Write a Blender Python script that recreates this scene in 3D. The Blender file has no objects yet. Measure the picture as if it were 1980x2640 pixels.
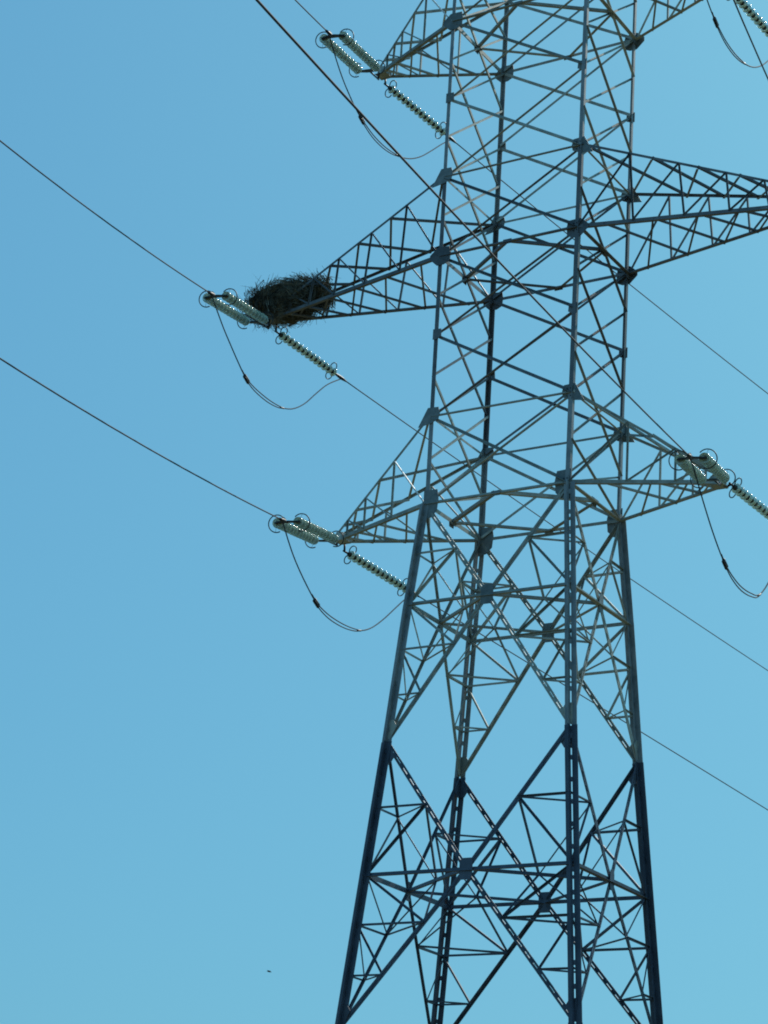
import bpy, bmesh, math, random
from mathutils import Vector, Matrix, noise
WIRES = {'near': {'M': [-1.35335, 0.22578, 0.00408, -0.20198], 'L': [-1.34182, 0.20366, 0.00277, -0.10385], 'U': [-1.35334, 0.25291, 0.00402, -0.14212], 'R': [-1.33668, 0.21759, 0.00084, -0.02506], 'Ls': 3.0346, 'mean': [-1.3463, 0.22498, 0.29292]}, 'far': {'M': [1.50991, 0.04579, 0.0006, -0.14693], 'L': [1.47619, 0.06197, -0.00018, -0.1332], 'U': [1.45035, 0.06358, 0.00092, -0.10684], 'R': [1.47836, 0.05694, 0.00028, 0.21906], 'Ls': 2.4625, 'mean': [1.47871, 0.05706, 0.04063]}}
JUMP = {'M': [[-5.646, -3.113, 4.389], [-5.67, -2.838, 4.161], [-5.699, -2.511, 3.859], [-5.729, -2.17, 3.661], [-5.76, -1.818, 3.414], [-5.788, -1.502, 3.215], [-5.81, -1.258, 3.152], [-5.848, -0.819, 3.118], [-5.888, -0.365, 3.122], [-5.928, 0.083, 3.199], [-5.97, 0.56, 3.359], [-6.011, 1.023, 3.667], [-6.053, 1.504, 4.151], [-6.088, 1.9, 4.57], [-6.151, 2.608, 4.983]], 'L': [[-3.449, -3.105, -0.776], [-3.47, -2.846, -1.073], [-3.491, -2.578, -1.341], [-3.517, -2.246, -1.558], [-3.544, -1.915, -1.749], [-3.568, -1.614, -1.922], [-3.588, -1.357, -1.997], [-3.621, -0.945, -2.056], [-3.672, -0.314, -2.041], [-3.722, 0.317, -1.914], [-3.752, 0.692, -1.762], [-3.797, 1.245, -1.374], [-3.841, 1.805, -0.92], [-3.871, 2.181, -0.569], [-3.905, 2.602, -0.367]], 'U': [[-3.302, -3.113, 9.842], [-3.326, -2.735, 9.423], [-3.344, -2.44, 9.168], [-3.369, -2.047, 8.93], [-3.389, -1.727, 8.77], [-3.4, -1.555, 8.724], [-3.411, -1.379, 8.66], [-3.437, -0.959, 8.549], [-3.472, -0.414, 8.574], [-3.506, 0.129, 8.701], [-3.54, 0.673, 8.899], [-3.569, 1.143, 9.205], [-3.603, 1.679, 9.66], [-3.633, 2.152, 10.124], [-3.661, 2.595, 10.457]], 'R': [[4.842, -3.102, -0.758], [4.825, -2.9, -0.835], [4.809, -2.708, -1.035], [4.777, -2.328, -1.312], [4.745, -1.941, -1.623], [4.7, -1.407, -1.937], [4.673, -1.089, -2.055], [4.647, -0.768, -2.158], [4.605, -0.269, -2.221], [4.55, 0.392, -2.135], [4.51, 0.86, -1.964], [4.475, 1.283, -1.739], [4.365, 2.602, 0.001]]}
random.seed(7)
S = 1.6                      # metres per survey unit
C = bpy.context.scene.collection
sc = bpy.context.scene
# ------------------------------------------------------------ camera, sky, sun, exposure
CAMP = Vector((19.532737629619064, -35.93166129539335, -15.507915789253461)) * S
RT = Vector((0.8560585008957794, 0.5131289999629359, 0.062148792756643534))
UP = Vector((0.13115665918605124, -0.331949866289346, 0.9341344748062986))
FW = Vector((-0.49996177233387046, 0.7915225301073385, 0.35146879027482997))
cd = bpy.data.cameras.new('camera'); cam = bpy.data.objects.new('camera', cd); C.objects.link(cam)
m = Matrix((RT, UP, -FW)).transposed().to_4x4(); m.translation = CAMP; cam.matrix_world = m
cd.sensor_fit = 'HORIZONTAL'; cd.sensor_width = 36; cd.lens = 5842.228635675304 / 1980 * 36
cd.clip_start = 0.1; cd.clip_end = 20000
sc.camera = cam
SUN_EL, SUN_AZ = math.radians(45), math.radians(8)      # azimuth from +Y towards +X
w = bpy.data.worlds.new("World"); sc.world = w; w.use_nodes = True
nt = w.node_tree; bg = nt.nodes['Background']
sky = nt.nodes.new('ShaderNodeTexSky'); sky.sky_type = 'NISHITA'; sky.sun_disc = False
sky.sun_elevation = SUN_EL; sky.sun_rotation = SUN_AZ
sky.air_density = 1.0; sky.dust_density = 0.6; sky.ozone_density = 1.0
sky.dust_density = 2.5
def mth(op, a_, b_):
    q = nt.nodes.new('ShaderNodeMath'); q.operation = op
    for i, v_ in enumerate((a_, b_)):
        if isinstance(v_, (int, float)): q.inputs[i].default_value = v_
        else: nt.links.new(v_, q.inputs[i])
    return q.outputs[0]
sep = nt.nodes.new('ShaderNodeSeparateColor'); comb = nt.nodes.new('ShaderNodeCombineColor'); nt.links.new(sky.outputs[0], sep.inputs[0])
for i, (gain, pw) in enumerate(((.218, .46), (.566, .42), (.738, .30))):     # the hazy sky's tone response, per channel
    nt.links.new(mth('MULTIPLY', mth('POWER', mth('MULTIPLY', sep.outputs[i], .12), pw), gain/.12), comb.inputs[i])
nt.links.new(comb.outputs[0], bg.inputs[0]); bg.inputs[1].default_value = 0.12
sl = bpy.data.lights.new('sun', 'SUN'); sl.energy = 3.2; sl.angle = math.radians(0.5); sl.color = (1, .95, .86)
sun = bpy.data.objects.new('sun', sl); C.objects.link(sun)
sd = Vector((math.sin(SUN_AZ)*math.cos(SUN_EL), math.cos(SUN_AZ)*math.cos(SUN_EL), math.sin(SUN_EL)))
sun.rotation_euler = sd.to_track_quat('Z', 'Y').to_euler(); sun.location = (0, 60, 60)
sc.view_settings.view_transform = 'Standard'; sc.view_settings.look = 'None'
sc.view_settings.exposure = 0.0; sc.view_settings.gamma = 1
sc.render.engine = 'CYCLES'
sc.cycles.max_bounces = 8; sc.cycles.filter_width = 1.9
# ------------------------------------------------------------ materials
def mat(name, col, rough=.6, metal=0.0, noise_s=None, col2=None, spec=.5, trans=0, ior=1.5, bump=0, vary=0):
    M = bpy.data.materials.new(name); M.use_nodes = True
    n = M.node_tree.nodes; l = M.node_tree.links; b = n['Principled BSDF']
    b.inputs['Base Color'].default_value = (*col, 1); b.inputs['Roughness'].default_value = rough
    b.inputs['Metallic'].default_value = metal; b.inputs['Specular IOR Level'].default_value = spec
    b.inputs['Transmission Weight'].default_value = trans; b.inputs['IOR'].default_value = ior
    if noise_s:
        tc = n.new('ShaderNodeTexCoord'); t = n.new('ShaderNodeTexNoise'); t.inputs['Scale'].default_value = noise_s
        t.inputs['Detail'].default_value = 6; t.inputs['Roughness'].default_value = .65
        l.new(tc.outputs['Object'], t.inputs['Vector'])
        r = n.new('ShaderNodeValToRGB'); r.color_ramp.elements[0].position = .35; r.color_ramp.elements[1].position = .68
        r.color_ramp.elements[0].color = (*col, 1); r.color_ramp.elements[1].color = (*(col2 or col), 1)
        l.new(t.outputs['Fac'], r.inputs['Fac']); l.new(r.outputs['Color'], b.inputs['Base Color'])
        if vary:      # every bar comes from its own batch of steel
            oi = n.new('ShaderNodeObjectInfo'); mr = n.new('ShaderNodeMapRange'); mr.inputs['To Min'].default_value = 1-vary; mr.inputs['To Max'].default_value = 1+vary*.6
            hs_ = n.new('ShaderNodeHueSaturation'); l.new(oi.outputs['Random'], mr.inputs['Value']); l.new(mr.outputs['Result'], hs_.inputs['Value'])
            l.new(r.outputs['Color'], hs_.inputs['Color']); l.new(hs_.outputs['Color'], b.inputs['Base Color'])
        if bump:
            bp = n.new('ShaderNodeBump'); bp.inputs['Strength'].default_value = bump; bp.inputs['Distance'].default_value = .02
            l.new(t.outputs['Fac'], bp.inputs['Height']); l.new(bp.outputs['Normal'], b.inputs['Normal'])
    return M
STEEL = mat('galvanised_steel', (.24, .26, .225), .55, .15, 2.2, (.47, .485, .42), vary=.35)
PLATE = mat('gusset_steel', (.11, .14, .145), .6, .1, 3, (.24, .275, .27), vary=.2)
LEGM = mat('leg_steel', (.17, .20, .21), .55, .15, 1.6, (.33, .36, .36), vary=.1)
GLINT = mat('sun_glint_steel', (.75, .76, .72), .45, .1)  # sun glint on the short left arms' first bars, put into a pale colour
DARK = mat('weathered_steel', (.09, .09, .092), .45, .3, 1.4, (.17, .175, .175), vary=.35)
BLACK = mat('dark_painted_steel', (.044, .060, .088), .5, .12, 1.2, (.095, .118, .155), vary=.3)
IRON = mat('forged_fitting', (.03, .032, .035), .5, .5)
WIRE = mat('stranded_aluminium', (.016, .024, .038), .75, 0)
GLASS = mat('green_toughened_glass', (.66, .82, .68), .18, 0, trans=.42, spec=.9, ior=1.52)
GLASS.node_tree.nodes['Principled BSDF'].inputs['Coat Weight'].default_value = 1
GLASS.node_tree.nodes['Principled BSDF'].inputs['Coat Roughness'].default_value = .24
CAPM = mat('insulator_cap', (.05, .055, .05), .5, .6)
TWIG = mat('dry_twigs', (.035, .036, .026), .9, 0, 2.5, (.20, .185, .13))
NESTC = mat('nest_lining', (.018, .016, .012), 1.0, 0, 5, (.035, .03, .02))
CONC = mat('concrete', (.32, .30, .27), .9, 0, 2, (.40, .38, .34))
GRASS = mat('dry_grass_ground', (.07, .075, .03), 1, 0, .15, (.17, .14, .07))
BIRD = mat('hazed_feathers', (.07, .08, .09), .8)  # haze of the distance mixed into the feather colour
# ------------------------------------------------------------ objects
def prop(o, label=None, cat=None, group=None, kind=None):
    if label: o['label'] = label
    if cat: o['category'] = cat
    if group: o['group'] = group
    if kind: o['kind'] = kind
    return o
def link(name, me, parent=None):
    o = bpy.data.objects.new(name, me); C.objects.link(o)
    if parent: o.parent = parent
    return o
def empty(name, loc=(0, 0, 0)):
    o = bpy.data.objects.new(name, None); C.objects.link(o); o.location = loc; o.empty_display_size = .3
    return o
class MB:
    """collects faces in world coordinates, builds one mesh object"""
    def __init__(s): s.v = []; s.f = []; s.mi = []; s.sm = []
    def add(s, vs, fs, mi=0, smooth=False):
        o = len(s.v); s.v += [tuple(p) for p in vs]; s.f += [tuple(i + o for i in q) for q in fs]
        s.mi += [mi] * len(fs); s.sm += [smooth] * len(fs)
    def build(s, name, mats, parent=None, origin=None):
        me = bpy.data.meshes.new(name)
        po = parent_world(parent); og = Vector(origin) if origin is not None else po
        me.from_pydata([(a[0]-og[0], a[1]-og[1], a[2]-og[2]) for a in s.v], [], s.f)
        for mm in (mats if isinstance(mats, (list, tuple)) else [mats]): me.materials.append(mm)
        for p, i, q in zip(me.polygons, s.mi, s.sm): p.material_index = i; p.use_smooth = q
        me.update(); o = link(name, me, parent); o.location = og - po
        return o
def parent_world(p):
    v = Vector((0, 0, 0))
    while p is not None: v += p.location; p = p.parent
    return v
def prism(mb, a, b, u, n, poly, mi=0):
    k = len(poly)
    vs = [a + u*x + n*y for x, y in poly] + [b + u*x + n*y for x, y in poly]
    fs = [tuple(range(k))[::-1], tuple(range(k, 2*k))] + [(i, (i+1) % k, (i+1) % k + k, i + k) for i in range(k)]
    mb.add(vs, fs, mi)
def frame(d, n):
    d = d.normalized(); u = n.cross(d)
    if u.length < 1e-4: u = Vector((1, 0, 0)).cross(d)
    u.normalize(); n2 = d.cross(u).normalized(); return u, n2
JIT = random.Random(3)
def angle(mb, a, b, n, w_, t=.010, flip=1, mi=0, off=0.0, trim=0.0):
    """steel angle: one flange in the plane across n, the other standing along n"""
    a = Vector(a); b = Vector(b); d = (b - a); L = d.length; d.normalize()
    a = a + d*trim; b = b - d*trim
    u, nn = frame(d, Vector(n)); u = u*flip
    o = nn * (off + JIT.uniform(-.006, .006)) - u * (w_*.5)
    poly = [(0, 0), (w_, 0), (w_, t), (t, t), (t, w_), (0, w_)]
    prism(mb, a + o, b + o, u, nn, poly, mi)
def double(mb, a, b, n, w_, t=.012, gap=.03, period=.42, mi=0, trim=0.12, fill=.42):
    """two angles side by side with batten plates between them"""
    a = Vector(a); b = Vector(b); d = (b - a); L = d.length; d.normalize()
    u, nn = frame(d, Vector(n)); a = a + d*trim; b = b - d*trim; L -= 2*trim
    j = nn*JIT.uniform(-.006, .006)
    poly = [(0, 0), (w_, 0), (w_, t), (t, t), (t, w_), (0, w_)]
    prism(mb, a + u*gap*.5 + j, b + u*gap*.5 + j, u, nn, poly, mi)
    prism(mb, a - u*gap*.5 + j, b - u*gap*.5 + j, -u, nn, poly, mi)
    k = max(2, int(L/period)); g = gap*.5 + .015
    for i in range(k + 1):
        c = a + d*(L*i/k); h = d*(period*fill*.5)
        prism(mb, c - h - nn*.004 + j, c + h - nn*.004 + j, u, nn, [(-g, -.010), (g, -.010), (g, 0), (-g, 0)], mi)
def plate(mb, c, u, v, pts, t=.014, mi=0, off=0):
    u = Vector(u).normalized(); v = Vector(v).normalized(); n = u.cross(v).normalized(); c = Vector(c) + n*(off + JIT.uniform(-.003, .003))
    k = len(pts); A = [c + u*x + v*y - n*t*.5 for x, y in pts]; B = [p + n*t for p in A]
    mb.add(A + B, [tuple(range(k))[::-1], tuple(range(k, 2*k))] + [(i, (i+1) % k, (i+1) % k + k, i+k) for i in range(k)], mi)
def bolts(mb, c, u, v, spots, r=.018, h=.02, mi=0):
    u = Vector(u).normalized(); v = Vector(v).normalized(); n = u.cross(v).normalized()
    for x, y in spots:
        p = Vector(c) + u*x + v*y
        for sgn in (1, -1):
            prism(mb, p, p + n*sgn*(h), u, v, [(r*math.cos(i*math.pi/3), r*math.sin(i*math.pi/3)) for i in range(6)], mi)
def tube(mb, pts, r, seg=8, mi=0, smooth=True, cap=True):
    pts = [Vector(p) for p in pts]; rings = []; k = len(pts)
    t0 = (pts[1]-pts[0]).normalized(); ref = Vector((0, 0, 1)) if abs(t0.z) < .9 else Vector((1, 0, 0))
    u = t0.cross(ref).normalized(); o = len(mb.v); vs = []
    for i, p in enumerate(pts):
        t = (pts[min(i+1, k-1)] - pts[max(i-1, 0)]).normalized(); u = (u - t*u.dot(t)).normalized(); v = t.cross(u)
        rr = r[i] if isinstance(r, (list, tuple)) else r
        vs += [p + (u*math.cos(a) + v*math.sin(a))*rr for a in [2*math.pi*q/seg for q in range(seg)]]
    fs = [(i*seg+q, i*seg+(q+1) % seg, (i+1)*seg+(q+1) % seg, (i+1)*seg+q) for i in range(k-1) for q in range(seg)]
    if cap: fs += [tuple(range(seg))[::-1], tuple(range((k-1)*seg, k*seg))]
    mb.add(vs, fs, mi, smooth)
def lathe(mb, prof, c, ax, seg=20, mi=0):
    """prof: (distance along axis, radius)"""
    ax = Vector(ax).normalized(); ref = Vector((0, 0, 1)) if abs(ax.z) < .9 else Vector((1, 0, 0))
    u = ax.cross(ref).normalized(); v = ax.cross(u); vs = []
    for s_, r in prof: vs += [Vector(c) + ax*s_ + (u*math.cos(a) + v*math.sin(a))*r for a in [2*math.pi*q/seg for q in range(seg)]]
    k = len(prof)
    fs = [(i*seg+q, i*seg+(q+1) % seg, (i+1)*seg+(q+1) % seg, (i+1)*seg+q) for i in range(k-1) for q in range(seg)]
    fs += [tuple(range(seg))[::-1], tuple(range((k-1)*seg, k*seg))]
    mb.add(vs, fs, mi, True)
# ------------------------------------------------------------ ground
GZ = -16.5*S
g = MB(); N = 24; R_ = 9000
ringr = [0, 6, 12, 25, 50, 100, 200, 400, 900, 2000, 4500, R_]
vs = [(0, 0, GZ)]
for r in ringr[1:]:
    for q in range(48):
        a = 2*math.pi*q/48; x, y = r*math.cos(a), r*math.sin(a)
        vs.append((x, y, GZ + (0 if r < 60 else noise.noise(Vector((x, y, 0))*.004)*min(6, r*.01))))
fs = [(0, 1+q, 1+(q+1) % 48) for q in range(48)] + [(1+i*48+q, 1+(i+1)*48+q, 1+(i+1)*48+(q+1) % 48, 1+i*48+(q+1) % 48) for i in range(len(ringr)-2) for q in range(48)]
g.add(vs, fs); prop(g.build('ground', GRASS), kind='structure')
# ------------------------------------------------------------ pylon geometry (survey units, scaled by S)
Z = dict(UT=12.62, UB=10.7951, UM=8.9456, MT=7.1165, MB=5.319, MM=3.5823, LT=1.8226, LB=0.0, H1=-2.0631, H2=-4.7649, H3=-7.2628, H4=-10.0, H5=-12.9, FT=-16.35)
_hz = [(12.62, 1.46), (10.7951, 1.4668), (0, 1.5), (-2.0631, 1.6844), (-4.7649, 1.8953), (-7.2628, 2.086), (-16.35, 2.84)]
def hw(z):
    for (z0, h0), (z1, h1) in zip(_hz, _hz[1:]):
        if z >= z1: return h0 + (h1-h0)*(z-z0)/(z1-z0)
    return _hz[-1][1]
def kk(z): return .7397 + (.7726-.7397)*z/10.7951 if z >= 0 else .7397 + (.728-.7397)*(-z)/7.2628
def widen(z): # extra half-width along the arms
    return .05 + .0060*z if z >= 0 else max(0.0, .05 + .0115*z)
SG = {'A': (-1, -1), 'B': (-1, 1), 'C': (1, -1), 'D': (1, 1)}
def P(c, z):
    if isinstance(z, str): z = Z[z]
    h = hw(z); q = h*kk(z); return Vector((SG[c][0]*(h + widen(z)), SG[c][1]*q, z))*S
FACES = {'AC': (0, -1), 'BD': (0, 1), 'AB': (-1, 0), 'CD': (1, 0)}
def mid(f, z): return (P(f[0], z) + P(f[1], z))*.5
def fn(f): return Vector((*FACES[f], 0))
def lerp(a, b, t): return a + (b-a)*t
pylon = empty('lattice_pylon', (0, 0, GZ))
prop(pylon, 'tall grey steel lattice pylon with six cross arms filling the right of the view', 'pylon')
THICK = 1.18
def member(name, a, b, n, w_, m_, kind='angle', parent=None, **kw):
    mb = MB(); (angle if kind == 'angle' else double)(mb, a, b, n, w_*S*THICK, **kw)
    return mb.build(name, m_, parent or pylon, origin=(Vector(a)+Vector(b))*.5)
def smat(z): # steel lot by height of the member's middle
    z = z/S
    if z > Z['MT'] - .05: return STEEL
    if z > Z['LT'] + .05: return DARK
    if z > Z['H2']: return STEEL
    return BLACK
def auto(name, a, b, n, w_, **kw): return member(name, a, b, n, w_, kw.pop('m', None) or smat((a.z+b.z)/2), **kw)
# legs
for c in 'ABCD':
    sx, sy = SG[c]; mb = MB()
    def L(a, b, qx, qy, w_, t, mi, ox=0, oy=0):
        w_ *= S; o = Vector((ox, oy, 0))
        poly = [(0, 0), (w_, 0), (w_, t), (t, t), (t, w_), (0, w_)]
        prism(mb, a + o, b + o, Vector((qx, 0, 0)), Vector((0, qy, 0)), poly, mi)
    zs = [('UT', 'MT', .078, 0), ('MT', 'LT', .088, 1), ('LT', 'LB', .092, 0)]
    for t_, b_, w_, mi in zs: L(P(c, t_), P(c, b_), -sx, -sy, w_, .016, mi)
    # star battened pair below the lowest arms
    q1 = (1, 1) if sx*sy < 0 else (-1, 1)
    for t_, b_, w_, mi in (('LB', 'H1', .100, 0), ('H1', 'H2', .102, 0), ('H2', 'H4', .112, 2), ('H4', 'H5', .12, 2), ('H5', 'FT', .12, 2)):
        a, b = P(c, t_), P(c, b_); g_ = .013
        L(a, b, q1[0], q1[1], w_, .018, mi, q1[0]*g_, q1[1]*g_); L(a, b, -q1[0], -q1[1], w_, .018, mi, -q1[0]*g_, -q1[1]*g_)
        d = (b-a); n_ = max(2, int(d.length/.62)); d.normalize()
        uu = Vector((q1[0], q1[1], 0)).normalized(); vv = Vector((0, 0, 1))
        for i in range(n_):
            p = lerp(a, b, (i+.5)/n_)
            plate(mb, p, uu, vv, [(-.10, -.07), (.10, -.07), (.10, .07), (-.10, .07)], .012, mi)
    o = mb.build('leg', [LEGM, DARK, BLACK], pylon, origin=P(c, 'LB'))
    # concrete footing as sub-part
    f = MB(); lathe(f, [(-.3, .75), (.35, .75), (.5, .45), (.75, .42)], P(c, 'FT') - Vector((0, 0, .3)), (0, 0, 1), 16)
    f.build('footing', CONC, o)
    # gusset plates of this leg (sub-parts)
    for fc in ('AC', 'BD', 'AB', 'CD'):
        if c not in fc: continue
        other = fc[1] if fc[0] == c else fc[0]
        wide = fc in ('AC', 'BD')
        for lv in ('UB', 'UM', 'MT', 'MB', 'MM', 'LT', 'LB', 'H2', 'H4'):
            p = P(c, lv); u = (P(other, lv) - p).normalized(); n = fn(fc)
            v = Vector((0, 0, 1)); v = (v - u*v.dot(u)).normalized()
            main = lv in ('UB', 'MB', 'LB')
            g_ = MB(); mm = smat(p.z - .05 if lv not in ('H2', 'MT') else p.z + .01)
            if lv in ('H2', 'H4'):
                g_.__init__(); pts = [(-.03, 0.0), (.10, .0), (.33, .42), (.20, .62), (-.02, .62)]
                if lv == 'H4': mmu = BLACK
                else: mmu = STEEL
                plate(g_, p + Vector((0, 0, .03)), u, v, pts, .016, 0, .02 if wide else -.02)
                plate(g_, p - Vector((0, 0, .03)), u, v, [(x, -y) for x, y in pts], .016, 1, .02 if wide else -.02)
                g_.build('gusset_plate', [mmu, BLACK], o, origin=p); continue
            if wide:
                if main: pts = [(-.03, .28), (.40, .26), (.44, .05), (.42, -.26), (.22, -.36), (-.03, -.36), (-.30, -.10), (-.30, .04)]
                elif lv in ('MT', 'LT'): pts = [(-.06, .28), (.32, .26), (.38, .05), (.34, -.14), (.10, -.26), (-.38, -.34)]
                else: pts = [(-.03, .17), (.26, .15), (.28, -.10), (.10, -.19), (-.03, -.19)]
                if lv == 'LB': pts = [(-.03, .42), (.44, .40), (.50, .1), (.46, -.30), (.26, -.50), (-.03, -.55)]
            else:
                if not (main or lv in ('MT', 'LT')): continue
                pts = [(-.03, .20), (.16, .16), (.20, 0), (.16, -.20), (-.03, -.24)]
            plate(g_, p, u, v, pts, .016, 0, .028 if wide else -.028)
            if main or lv in ('MT', 'LT'):
                bolts(g_, p, u, v, [(x, y) for x in (.08, .2) for y in (-.12, .0, .12)] if wide else [(.08, -.1), (.08, .08)], mi=1)
            g_.build('gusset_plate', [PLATE if mm is STEEL else mm, IRON], o, origin=p)
# upper body: X panels on the wide faces
LV = ['UT', 'UB', 'UM', 'MT', 'MB', 'MM', 'LT', 'LB']
for f in ('AC', 'BD'):
    for t_, b_ in zip(LV, LV[1:]):
        a, b = f
        auto('diagonal_brace', P(a, t_), P(b, b_), fn(f), .055, off=-.05, trim=.10)
        auto('diagonal_brace', P(b, t_), P(a, b_), fn(f), .045, off=-.10, flip=-1, trim=.10)
# narrow faces: half-shifted lattice
LZ = [Z[k] for k in LV]
def zat(i):
    i = max(0, min(len(LZ)-1, i)); k = int(i); fr = i-k
    return LZ[k] if fr == 0 else LZ[k] + (LZ[k+1]-LZ[k])*fr
for f in ('AB', 'CD'):
    a, b = f
    i = -.5
    while i < 6.6:
        i0, i1 = max(i, 0), min(i+1, 7)
        auto('diagonal_brace', P(a, zat(i0)), P(b, zat(i1)), fn(f), .050, off=-.05, trim=.05)
        i += 1
    i = -.5
    while i < 6.6:
        i0, i1 = max(i, 0), min(i+1, 7)
        auto('tie_brace', P(b, zat(i0)), P(a, zat(i1)), fn(f), .034, off=-.11, flip=-1, trim=.05)
        i += .5
# horizontal frames
def ring(z, w_, diamond=True, heavy=.05):
    for f in FACES:
        auto('horizontal_brace', P(f[0], z), P(f[1], z), fn(f), w_*(1.35 if diamond and f in ('AB', 'CD') else 1), off=-.03, trim=.06)
    if diamond:
        for f1, f2 in (('AC', 'CD'), ('CD', 'BD'), ('BD', 'AB'), ('AB', 'AC')):
            auto('plan_brace', mid(f1, z), mid(f2, z), Vector((0, 0, 1)), heavy, off=-.03, trim=.05)
for z in ('UT', 'UB', 'MB', 'LB'): ring(z, .055, True, .06 if z == 'LB' else .05)
for z in ('MT', 'LT'): ring(z, .040, False)
for z in ('H1', 'H3'): ring(z, .062, True, .048)
for z in ('H5',): ring(z, .062, True)
for z in ('UT', 'UB', 'MB', 'LB', 'H1', 'H3', 'H5'):
    for f in FACES:
        c = mid(f, z); u = (P(f[1], z)-P(f[0], z)).normalized(); g_ = MB(); wide = f in ('AC', 'BD')
        if z in ('H1', 'H3', 'H5'):
            w2, h2 = (.21, .31) if wide else (.13, .29)
            pts = [(-w2*.75, h2), (w2*.75, h2), (w2, h2*.6), (w2, -h2*.6), (w2*.75, -h2), (-w2*.75, -h2), (-w2, -h2*.6), (-w2, h2*.6)]
            plate(g_, c, u, (0, 0, 1), pts, .016, 0, .03)
            bolts(g_, c, u, (0, 0, 1), [(x*w2*.6, y*h2*.6) for x in (-1, 1) for y in (-1, -.5, .5, 1)], mi=1)
        else:
            plate(g_, c, u, (0, 0, 1), [(-.15, .06), (.15, .06), (.15, -.10), (-.15, -.10)], .016, 0, .02)
            plate(g_, c - fn(f)*.08, u, fn(f), [(-.13, .05), (.13, .05), (.09, -.06), (-.09, -.06)], .012, 0, -.045)
            if not wide: plate(g_, c, u, (0, 0, 1), [(-.17, .12), (.17, .12), (.13, -.16), (-.13, -.16)], .016, 0, -.05)
        g_.build('gusset_plate', [PLATE if smat(c.z) is STEEL else smat(c.z), IRON], pylon, origin=c)
# lower body: battened double diagonals through the mid plates, with redundant struts
PAN = [('LB', 'H1', 'H2'), ('H2', 'H3', 'H4'), ('H4', 'H5', 'FT')]
QS = {'A': ('AC', 'AB'), 'B': ('AB', 'BD'), 'C': ('AC', 'CD'), 'D': ('CD', 'BD')}
for t_, p_, b_ in PAN:
    thin = t_ == 'H4'
    for c in 'ABCD':
        f1, f2 = QS[c]; q = (mid(f1, p_) + mid(f2, p_))*.5
        zt, zp, zb = Z[t_], Z[p_], Z[b_]
        lm = P(c, (zt+zp)/2); L1 = P(c, zp + (zb-zp)/3); L2 = P(c, zp + (zb-zp)*2/3)
        dm, d1, d2 = {}, {}, {}
        for f in (f1, f2):
            M_ = mid(f, p_); n = fn(f)
            wd = .034 if f in ('AC', 'BD') else .030
            auto('diagonal_brace', P(c, t_), M_, -n, wd, kind='double', gap=.028)
            auto('diagonal_brace', M_, P(c, b_), -n, wd, kind='double', gap=.028)
            dm[f] = lerp(P(c, t_), M_, .5); d1[f] = lerp(M_, P(c, b_), 1/3); d2[f] = lerp(M_, P(c, b_), 2/3)
            n2 = n
            auto('redundant_brace', lm, dm[f], n2, .036, off=-.02)
            auto('redundant_brace', dm[f], P(c, p_), n2, .040, off=-.06)
            auto('redundant_brace', L1, d1[f], n2, .036, off=-.02)
            auto('redundant_brace', P(c, p_), d1[f], n2, .038 if f in ('AC', 'BD') else .024, off=-.06)
            auto('redundant_brace', L2, d2[f], n2, .030, off=-.02)
            auto('redundant_brace', L1, d2[f], n2, .030 if f in ('AC', 'BD') else .022, off=-.06)
            auto('hip_brace', dm[f], q, Vector((0, 0, 1)), .030 if f in ('AC', 'BD') else .022, off=-.02)
            auto('hip_brace', q, d1[f], Vector((0, 0, 1)), .026, off=-.02)
        for dd, w_ in ((dm, .026), (d1, .030), (d2, .024)):
            auto('hip_brace', dd[f1], dd[f2], Vector((0, 0, 1)), w_, off=-.02)
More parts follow.
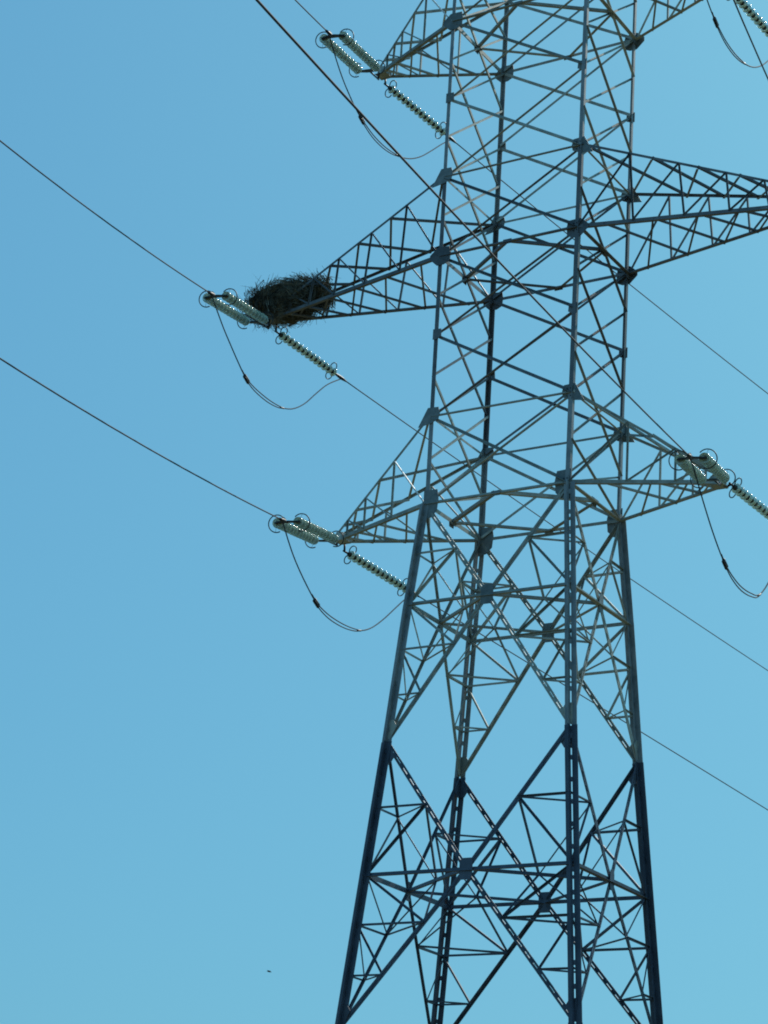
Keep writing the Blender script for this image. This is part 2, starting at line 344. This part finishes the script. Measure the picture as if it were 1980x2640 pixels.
# ------------------------------------------------------------ cross arms
def arm(side, zt, zb, length, kind, m_):
    sgn = -1 if side == 'L' else 1
    n_, f_ = ('A', 'B') if side == 'L' else ('C', 'D')
    root = {}
    z0 = Z[zb]
    tipb = {n_: Vector((sgn*length, -.10, z0-.02))*S, f_: Vector((sgn*length, .10, z0-.02))*S}
    tipt = {n_: Vector((sgn*length, -.10, z0+.13))*S, f_: Vector((sgn*length, .10, z0+.13))*S}
    T = {c: (lambda t, c=c: lerp(P(c, zt), tipt[c], t)) for c in (n_, f_)}
    B = {c: (lambda t, c=c: lerp(P(c, zb), tipb[c], t)) for c in (n_, f_)}
    mb = MB()
    for c in (n_, f_):
        ny = Vector((0, 1 if c == n_ else -1, 0))
        angle(mb, T[c](0.02), T[c](1), ny, .050*S, .012, flip=sgn if c == n_ else -sgn)
        angle(mb, B[c](0), B[c](1), ny, .072*S, .014, flip=-sgn if c == n_ else sgn)
    o = mb.build('cross_arm', m_, pylon, origin=P(n_, zb))
    nm = {'U': 'upper', 'M': 'middle', 'L': 'lower'}[kind]
    o['label'] = '%s %s cross arm of the pylon' % (nm, 'left' if side == 'L' else 'right')
    if kind == 'M':
        ns, ms, ps, pb = [.2, .4, .59, .74, .87], [0, .22, .425, .605, .76, .88], [0, .29, .475, .64, .78, .90], [.1, .30, .48, .64, .78, .90]
    else:
        ns, ms, ps, pb = [.38, .70, .90], [0, .38, .70, .90], [0, .54, .80, .94], [.20, .54, .78, .93]
    def br(a, b, n, w_, off=0.0, mm=None):
        member('arm_brace', a, b, n, w_, mm or m_, parent=o, off=off, flip=-1 if mm else 1)
    for c in (n_, f_):
        n = Vector((0, -1 if c == n_ else 1, 0))
        for i, t in enumerate(ns):
            br(T[c](t), B[c](ms[i]), n, .026, .0, GLINT if (side == 'L' and c == n_ and i == 0 and kind != 'M') else None)
            if i+1 < len(ms): br(T[c](t), B[c](ms[i+1]), n, .030, -.03)
    up = Vector((0, 0, 1))
    for i in range(len(ps)-1):
        br(T[n_](ps[i]), T[f_](ps[i+1]), up, .040, -.02)
        br(T[n_](ps[i+1]), T[f_](ps[i]), up, .040, -.07)
    for i in range(len(pb)-1):
        br(B[n_](pb[i]), B[f_](pb[i+1]), up, .034, -.02)
        br(B[n_](pb[i+1]), B[f_](pb[i]), up, .034, -.07)
    # end plate block with hanger lugs
    e = MB(); c0 = Vector((sgn*length, 0, z0))*S
    for y in (-.19, .19):
        plate(e, c0 + Vector((-.12 if sgn > 0 else .12, y, .03)), (1, 0, 0), (0, 0, 1), [(-.20, -.11), (.14, -.11), (.15, .02), (.05, .13), (-.20, .15)], .016)
    plate(e, c0 + Vector((-sgn*.08, 0, -.10)), (1, 0, 0), (0, 1, 0), [(-.24, -.22), (.16, -.22), (.20, 0), (.16, .22), (-.24, .22)], .02)
    e.build('end_plate', m_, o, origin=c0)
    return c0
TIPS = {}
TIPS['U'] = arm('L', 'UT', 'UB', 3.957, 'U', STEEL); TIPS['UR'] = arm('R', 'UT', 'UB', 3.957, 'U', STEEL)
TIPS['M'] = arm('L', 'MT', 'MB', 6.301, 'M', DARK); TIPS['MR'] = arm('R', 'MT', 'MB', 6.301, 'M', DARK)
TIPS['L'] = arm('L', 'LT', 'LB', 4.138, 'L', STEEL); TIPS['R'] = arm('R', 'LT', 'LB', 4.138, 'L', STEEL)
# earth-wire peak above the frame
pk = MB(); top = Vector((0, 0, 16.4))*S
for c in 'ABCD': angle(pk, P(c, 'UT'), top, fn('AC'), .07*S, .014)
for z_ in (13.6, 14.6, 15.5):
    t = (z_-12.62)/(16.4-12.62); q = [lerp(P(c, 'UT'), top, t) for c in 'ACDB']
    for i in range(4): angle(pk, q[i], q[(i+1) % 4], Vector((0, 0, 1)), .04*S)
pk.build('peak', STEEL, pylon, origin=P('A', 'UT'))
# ------------------------------------------------------------ insulator sets, conductors, jumpers
def wline(tip, az, m_, c, s): return Vector((tip[0] + s*math.cos(az), tip[1] + s*math.sin(az), tip[2] - m_*s + c*s*s))*S
DEF = {'near': {'UR': [-1.3467, .2258, .0040, -.10], 'MR': [-1.3533, .2258, .0041, -.15]}, 'far': {'UR': [1.47, .057, .0006, .10], 'MR': [1.49, .05, .0006, 0]}}
NM = {'U': 'upper left', 'M': 'long middle left', 'L': 'lower left', 'R': 'lower right', 'UR': 'upper right', 'MR': 'long middle right'}
def disc(mb, c, ax, r):
    # glass shell with ribbed underside
    lathe(mb, [(.0, .06), (.004, r*.5), (.016, r*.78), (.030, r*.93), (.042, r*.985), (.055, r), (.070, r*.985), (.078, r*.95), (.072, r*.90), (.052, r*.86), (.070, r*.78), (.046, r*.70), (.066, r*.60), (.040, r*.5), (.045, .05)], c, ax, 28, 0)
    lathe(mb, [(-.095, .030), (-.088, .060), (-.03, .070), (.008, .085)], c, ax, 14, 1)
    lathe(mb, [(.04, .030), (.13, .026)], c, ax, 8, 1)
def arc(c, u, v, r, a0, a1, k=22): return [c + u*(r*math.cos(lerpf(a0, a1, i/k))) + v*(r*math.sin(lerpf(a0, a1, i/k))) for i in range(k+1)]
def lerpf(a, b, t): return a + (b-a)*t
def insulator(which, key, p0, p1):
    d = (p1-p0); L = d.length; d.normalize()
    side = d.cross(Vector((0, 0, 1))).normalized(); up = side.cross(d).normalized()
    root = empty('insulator_set', p0)
    if which == 'near':
        prop(root, 'double string of green glass discs in front of the %s cross arm' % NM[key], 'insulator', 'double insulator strings at the arm ends')
    else:
        prop(root, 'single string of glass discs behind the %s cross arm' % NM[key], 'insulator', 'single insulator strings at the arm ends')
    if which == 'near':
        hs = .335; a = p0 + d*1.02; b = p0 + d*(L-.42); nd = 13; r = .158
        offs = (-hs, hs)
        l = MB(); tube(l, [p0 - d*.05, a], .030, 8); l.build('link', IRON, root, origin=p0)
        for e, s0, ap in ((a, 1, a - d*.12), (b, -1, b + d*.16)):
            y = MB(); plate(y, e, side, d*s0, [(-hs-.08, .05), (hs+.08, .05), (hs+.08, -.03), (.10, -.17), (-.10, -.17), (-hs-.08, -.03)], .045)
            y.build('yoke_plate', IRON, root, origin=e)
    else:
        a = p0 + d*.16; b = p0 + d*(L-.50); nd = 13; r = .156; offs = (0,)
        l = MB(); tube(l, [p0 - d*.06, a], .034, 8); l.build('link', IRON, root, origin=p0)
    for o_ in offs:
        ca, cb = a + side*o_, b + side*o_
        s_ = MB(); tube(s_, [ca, ca + d*.10], .028, 8); tube(s_, [cb - d*.10, cb], .028, 8)
        st = s_.build('disc_string', IRON, root, origin=ca)
        Ls = (cb-ca).length - .24
        for i in range(nd):
            q = MB(); disc(q, ca + d*(.14 + Ls*i/(nd-1)), (d + side*JIT.uniform(-.05, .05) + up*JIT.uniform(-.05, .05)).normalized(), r); q.build('insulator_disc', [GLASS, CAPM], st, origin=ca + d*(.14 + Ls*i/(nd-1)))
        # arcing rings
        for e, s0 in ((ca, 1), (cb, -1)):
            rg = MB(); c_ = e + d*s0*.16
            if which == 'near':
                sg = 1 if o_ > 0 else -1; cc = c_ + side*sg*.06
                rr = .27 if s0 < 0 else .25
                # open C ring facing the other string
                op = math.radians(42)
                tube(rg, arc(cc, side*sg, up, rr, -math.pi+op*1.6, math.pi-op, 26), .018, 6)
                for an in (math.radians(80), math.radians(-80)):
                    tube(rg, [e + d*s0*.02, cc + side*sg*rr*math.cos(an) + up*rr*math.sin(an)], .005, 5)
            else:
                # racket ring: a loop on each side, standing across the string
                for sg in (1, -1):
                    w1 = up*.86 + side*.5 
                    c2 = c_ + w1*sg*.17
                    tube(rg, [e] + arc(c2, w1*sg, d*s0, .15, math.radians(-150), math.radians(100), 16) , .018, 6)
            rg.build('arcing_ring', IRON, st, origin=c_)
    cl = MB(); e = p1
    tube(cl, [b, b + d*.10, e - d*.16, e + d*.02, e + d*.28], [.045, .04, .062, .06, .028], 8)
    if which == 'near': plate(cl, e - d*.12, d, up, [(-.16, -.06), (.14, -.06), (.16, .03), (.02, .10), (-.16, .06)], .05)
    cl.build('tension_clamp', IRON, root, origin=e)
ends = {}
for which in ('near', 'far'):
    for key in ('U', 'M', 'L', 'R', 'UR', 'MR'):
        az, m_, c, dz = WIRES[which].get(key) or DEF[which][key]
        T0 = TIPS[key]/S; x_ = .08 if (which == 'far' and key in ('R', 'UR')) else 0
        if key == 'R' and which == 'far': dz = .10
        tip = Vector((T0.x + x_, T0.y + (-.15 if which == 'near' else .15), T0.z - .08 + dz)); Ls = WIRES[which]['Ls']
        p0 = wline(tip, az, m_, c, 0); p1 = wline(tip, az, m_, c, Ls); ends[which, key] = p1
        # start the set at the end plate itself
        lug = TIPS[key] + Vector((0, (-.22 if which == 'near' else .22), -.10))
        insulator(which, key, p0, p1)
        hang = MB(); tube(hang, [lug, p0], .035, 6)
        hang.build('hanger_link', IRON, pylon, origin=lug)
        cm = MB(); smax = 52 if which == 'near' else 75
        pts = []; s_ = Ls + .08
        while s_ < smax: pts.append(wline(tip, az, m_, max(c, .0003) if s_ > 30 and which == 'far' else c, s_)); s_ += .5 if s_ < 6 else 1.5
        tube(cm, pts, .0205, 8)
        o = cm.build('conductor', WIRE, origin=pts[0])
        prop(o, 'dark power line leading %s from the %s cross arm' % ('towards the viewer' if which == 'near' else 'away into the distance', NM[key]), 'power line', 'conductors of the line')
def smooth(pts, k=6):
    out = []; n = len(pts)
    for i in range(n-1):
        p0, p1, p2, p3 = pts[max(i-1, 0)], pts[i], pts[i+1], pts[min(i+2, n-1)]
        for j in range(k):
            t = j/k; out.append(.5*((2*p1) + (p2-p0)*t + (2*p0-5*p1+4*p2-p3)*t*t + (3*p1-p0-3*p2+p3)*t**3))
    return out + [pts[-1]]
def jumper(key, pts):
    """cable loop: single at the top, clamp, twin down to the lowest point, joint, single again"""
    pts = [Vector(p) for p in pts]
    for _ in range(1): pts = [pts[0]] + [(pts[i-1] + pts[i]*2 + pts[i+1])/4 for i in range(1, len(pts)-1)] + [pts[-1]]
    q = smooth(pts); n = len(q); root = empty('jumper_loop', q[0])
    ic, ij = (35, 60) if key == 'R' else (31, 54)
    side = Vector((1, 0, 0)); r = .0205
    prop(root, 'cable loop with a dark clamp hanging below the %s cross arm' % NM[key], 'cable', 'jumper loops under the arms')
    mb = MB(); tube(mb, q[:ic+3], r, 8); mb.build('cable', WIRE, root, origin=q[ic])
    k = ij - ic; A, B_ = [], []
    for i in range(ic, ij+1):
        t = (i-ic)/k; s_ = math.sin(math.pi*min(1, t*1.0))**.6*.045 + .012
        tn = (q[min(i+1, n-1)] - q[i-1]).normalized(); nn = tn.cross(side).normalized()
        A.append(q[i] + nn*s_); B_.append(q[i] - nn*s_)
    for pp in (A, B_):
        mb = MB(); tube(mb, pp, r*.9, 8); mb.build('cable', WIRE, root, origin=q[ic])
    mb = MB(); tube(mb, q[ij-1:], r, 8); mb.build('cable', WIRE, root, origin=q[ij])
    d = (q[ic+2]-q[ic-2]).normalized(); mb = MB(); nn = d.cross(side).normalized()
    for s_ in (-1, 1): tube(mb, [q[ic] - d*.17 + nn*s_*.03, q[ic] - d*.14 + nn*s_*.03, q[ic] + d*.17 + nn*s_*.035, q[ic] + d*.22 + nn*s_*.035], [.025, .05, .05, .025], 8)
    tube(mb, [q[ic] - d*.34 - nn*.06, q[ic] - d*.1 - nn*.04], .014, 6)
    mb.build('parallel_clamp', IRON, root, origin=q[ic])
    d = (q[ij+1]-q[ij-1]).normalized(); mb = MB(); tube(mb, [q[ij] - d*.16, q[ij] - d*.1, q[ij] + d*.1, q[ij] + d*.16], [.018, .032, .032, .018], 8)
    mb.build('joint_sleeve', IRON, root, origin=q[ij])
for key in ('M', 'L', 'U', 'R'):
    p = [Vector(a)*S for a in JUMP[key]]; p[-1] = ends['far', key]; p[0] = ends['near', key]
    jumper(key, p)
prof = [Vector(a) for a in JUMP['U']]
for key in ('UR', 'MR'):
    a, b = ends['near', key], ends['far', key]
    y0, y1 = prof[0].y, prof[-1].y; out = []
    for p in prof:
        t = (p.y-y0)/(y1-y0); chord = prof[0].z + (prof[-1].z-prof[0].z)*t
        out.append(lerp(a, b, t) + Vector((0, 0, (p.z-chord)*S)))
    jumper(key, out)
# ------------------------------------------------------------ nest
rn = random.Random(11)
nc = Vector((-5.97, 0.06, 5.64))*S
def nshape(d):     # flat-topped blunt heap; its underside follows the rising lower chords
    k = (abs(d.x)**3.6 + abs(d.y)**3.6 + abs(d.z)**3.6)**(-1/3.6)
    v = Vector((d.x*.98*S, d.y*.34*S, d.z*.47*S))*k
    x = v.x/S
    if v.z < 0: v.z *= .80*((1 - .72*x) if x > 0 else (1 + .50*x))
    elif x < -.3: v.z *= 1 + .25*(x+.3)
    nz = noise.fractal(d*3.2, 1.0, 2.0, 4); v *= 1 + .20*nz
    return nc + v
bm = bmesh.new(); bmesh.ops.create_icosphere(bm, subdivisions=4, radius=1)
core = MB(); core.add([nshape(v.co.normalized()) for v in bm.verts], [tuple(q.index for q in f.verts) for f in bm.faces], 0, False)
for i, v in enumerate(core.v): core.v[i] = tuple(lerp(Vector(v), nc, .14))
bm.free()
PALE = mat('bleached_twigs', (.16, .15, .11), .9, 0, 2.5, (.32, .30, .23))
def stick(mb, c, d, L, r, bend):
    d = d.normalized(); u = d.cross(Vector((.3, .5, .81))).normalized(); v = d.cross(u)
    pts = [c - d*L*.5, c + u*bend*L*.3 , c + d*L*.5 + v*bend*L*.4]
    vs = []; fs = []
    for k, p in enumerate(pts):
        rr = r*(1, .85, .45)[k]
        for a in (0, 2.1, 4.2): vs.append(p + u*math.cos(a)*rr + v*math.sin(a)*rr)
    for k in (0, 3):
        for q in range(3): fs.append((k+q, k+(q+1) % 3, k+3+(q+1) % 3, k+3+q))
    mb.add(vs, fs, 1 if rn.random() < .07 else 0)
nest = empty('bird_nest', nc - Vector((0, 0, .5)))
prop(nest, 'large dark mound of sticks built on the tip of the long left arm', 'nest')
core.build('nest_core', NESTC, nest, origin=nc)
tw = MB()
for i in range(3600):
    d = Vector((rn.gauss(0, 1), rn.gauss(0, 1), rn.gauss(0, 1))).normalized()
    p = nshape(d); p = lerp(p, nc, rn.uniform(-.07, .16))
    rad = (p-nc).normalized(); t = Vector((rn.gauss(0, 1.6), rn.gauss(0, .9), rn.gauss(0, .55))); t -= rad*t.dot(rad)*1.0
    stick(tw, p, t, rn.uniform(.22, .60)*rn.choice((1, 1, 1, 1.8)), rn.uniform(.005, .011)*rn.choice((1, 1, 1, 1.8)), rn.uniform(-.4, .4))
for i in range(150):      # loose ends sticking out, and strands hanging underneath
    d = Vector((rn.uniform(-1, 1), rn.uniform(-.7, .7), rn.choice((.9, .9, -.7)))).normalized()
    p = nshape(d); up_ = 1 if d.z > 0 else -1
    t = Vector((rn.gauss(0, .6), rn.gauss(0, .4), up_*rn.uniform(.3, 1.0))) if rn.random() < .45 else Vector((rn.gauss(0, 1), rn.gauss(0, .5), up_*.15))
    L_ = rn.uniform(.2, .75); stick(tw, p + t.normalized()*L_*.2, t, L_, rn.uniform(.004, .010), rn.uniform(-.6, .6))
for i in range(90):
    p = nc + Vector((rn.uniform(-.7, .5)*S, rn.uniform(-.3, .3)*S, rn.uniform(-.48, -.25)*S))
    t = Vector((rn.gauss(0, .5), rn.gauss(0, .3), -1)); L_ = rn.uniform(.12, .36); stick(tw, p, t, L_, rn.uniform(.003, .007), rn.uniform(-.6, .6))
tw.build('twigs', [TWIG, PALE], nest, origin=nc)
# ------------------------------------------------------------ distant bird
bp = Vector((-13.94, 12.98, -6.18))*S
b = MB(); ax = RT*.95 - UP*.2; ax.normalize()
lathe(b, [(-.20, .004), (-.15, .03), (-.05, .055), (.06, .05), (.12, .030), (.17, .034), (.20, .02), (.23, .004)], bp, ax, 12)
b.v = [tuple(bp + (Vector(q)-bp)*.45) for q in b.v]
body = b.build('bird', BIRD, origin=bp)
prop(body, 'tiny dark bird gliding far off in the lower left sky', 'bird')
wn = ax.cross(Vector((0, 0, 1))).normalized()
for sg in (1, -1):
    q = MB(); o_ = bp + ax*.03; P_ = [o_ + ax*.04, o_ - ax*.05, o_ - ax*.10 + wn*sg*.10 + Vector((0, 0, .01)), o_ - ax*.13 + wn*sg*.17 + Vector((0, 0, .01)), o_ + ax*.02 + wn*sg*.10 + Vector((0, 0, .02))]
    n3 = Vector((0, 0, .010)); q.add(P_ + [p + n3 for p in P_], [(0, 1, 2, 3, 4), (9, 8, 7, 6, 5)] + [(i, (i+1) % 5, (i+1) % 5+5, i+5) for i in range(5)]); q.build('wing', BIRD, body, origin=o_)
# ------------------------------------------------------------ keep the 100 largest of each part kind, the rest as one
def merge_rest(root, limit=100):
    groups = {}
    for o in [c for c in root.children if c.type == 'MESH']: groups.setdefault(o.name.split('.')[0], []).append(o)
    for nm, obs in groups.items():
        if len(obs) <= limit: continue
        def size(o):
            p = parent_world(o) ; q = p - CAMP; z = q.dot(FW); x, y = 990 + 5842*q.dot(RT)/z, 1320 - 5842*q.dot(UP)/z
            return (0 if (x < 0 or x > 1980 or y < 0 or y > 2700) else 1, max((Vector(b) - Vector(o.bound_box[0])).length for b in o.bound_box)/z)
        obs.sort(key=size, reverse=True); rest = obs[limit-1:]
        mats = []; mb = MB()
        for o in rest:
            p = parent_world(o); me = o.data
            loc = []
            for mm in me.materials:
                if mm not in mats: mats.append(mm)
                loc.append(mats.index(mm))
            base = len(mb.v); mb.v += [tuple(v.co + p) for v in me.vertices]
            for f in me.polygons: mb.f.append(tuple(i + base for i in f.vertices)); mb.mi.append(loc[f.material_index]); mb.sm.append(f.use_smooth)
            bpy.data.objects.remove(o)
        prop(mb.build(nm, mats, root), kind='stuff')
merge_rest(pylon)
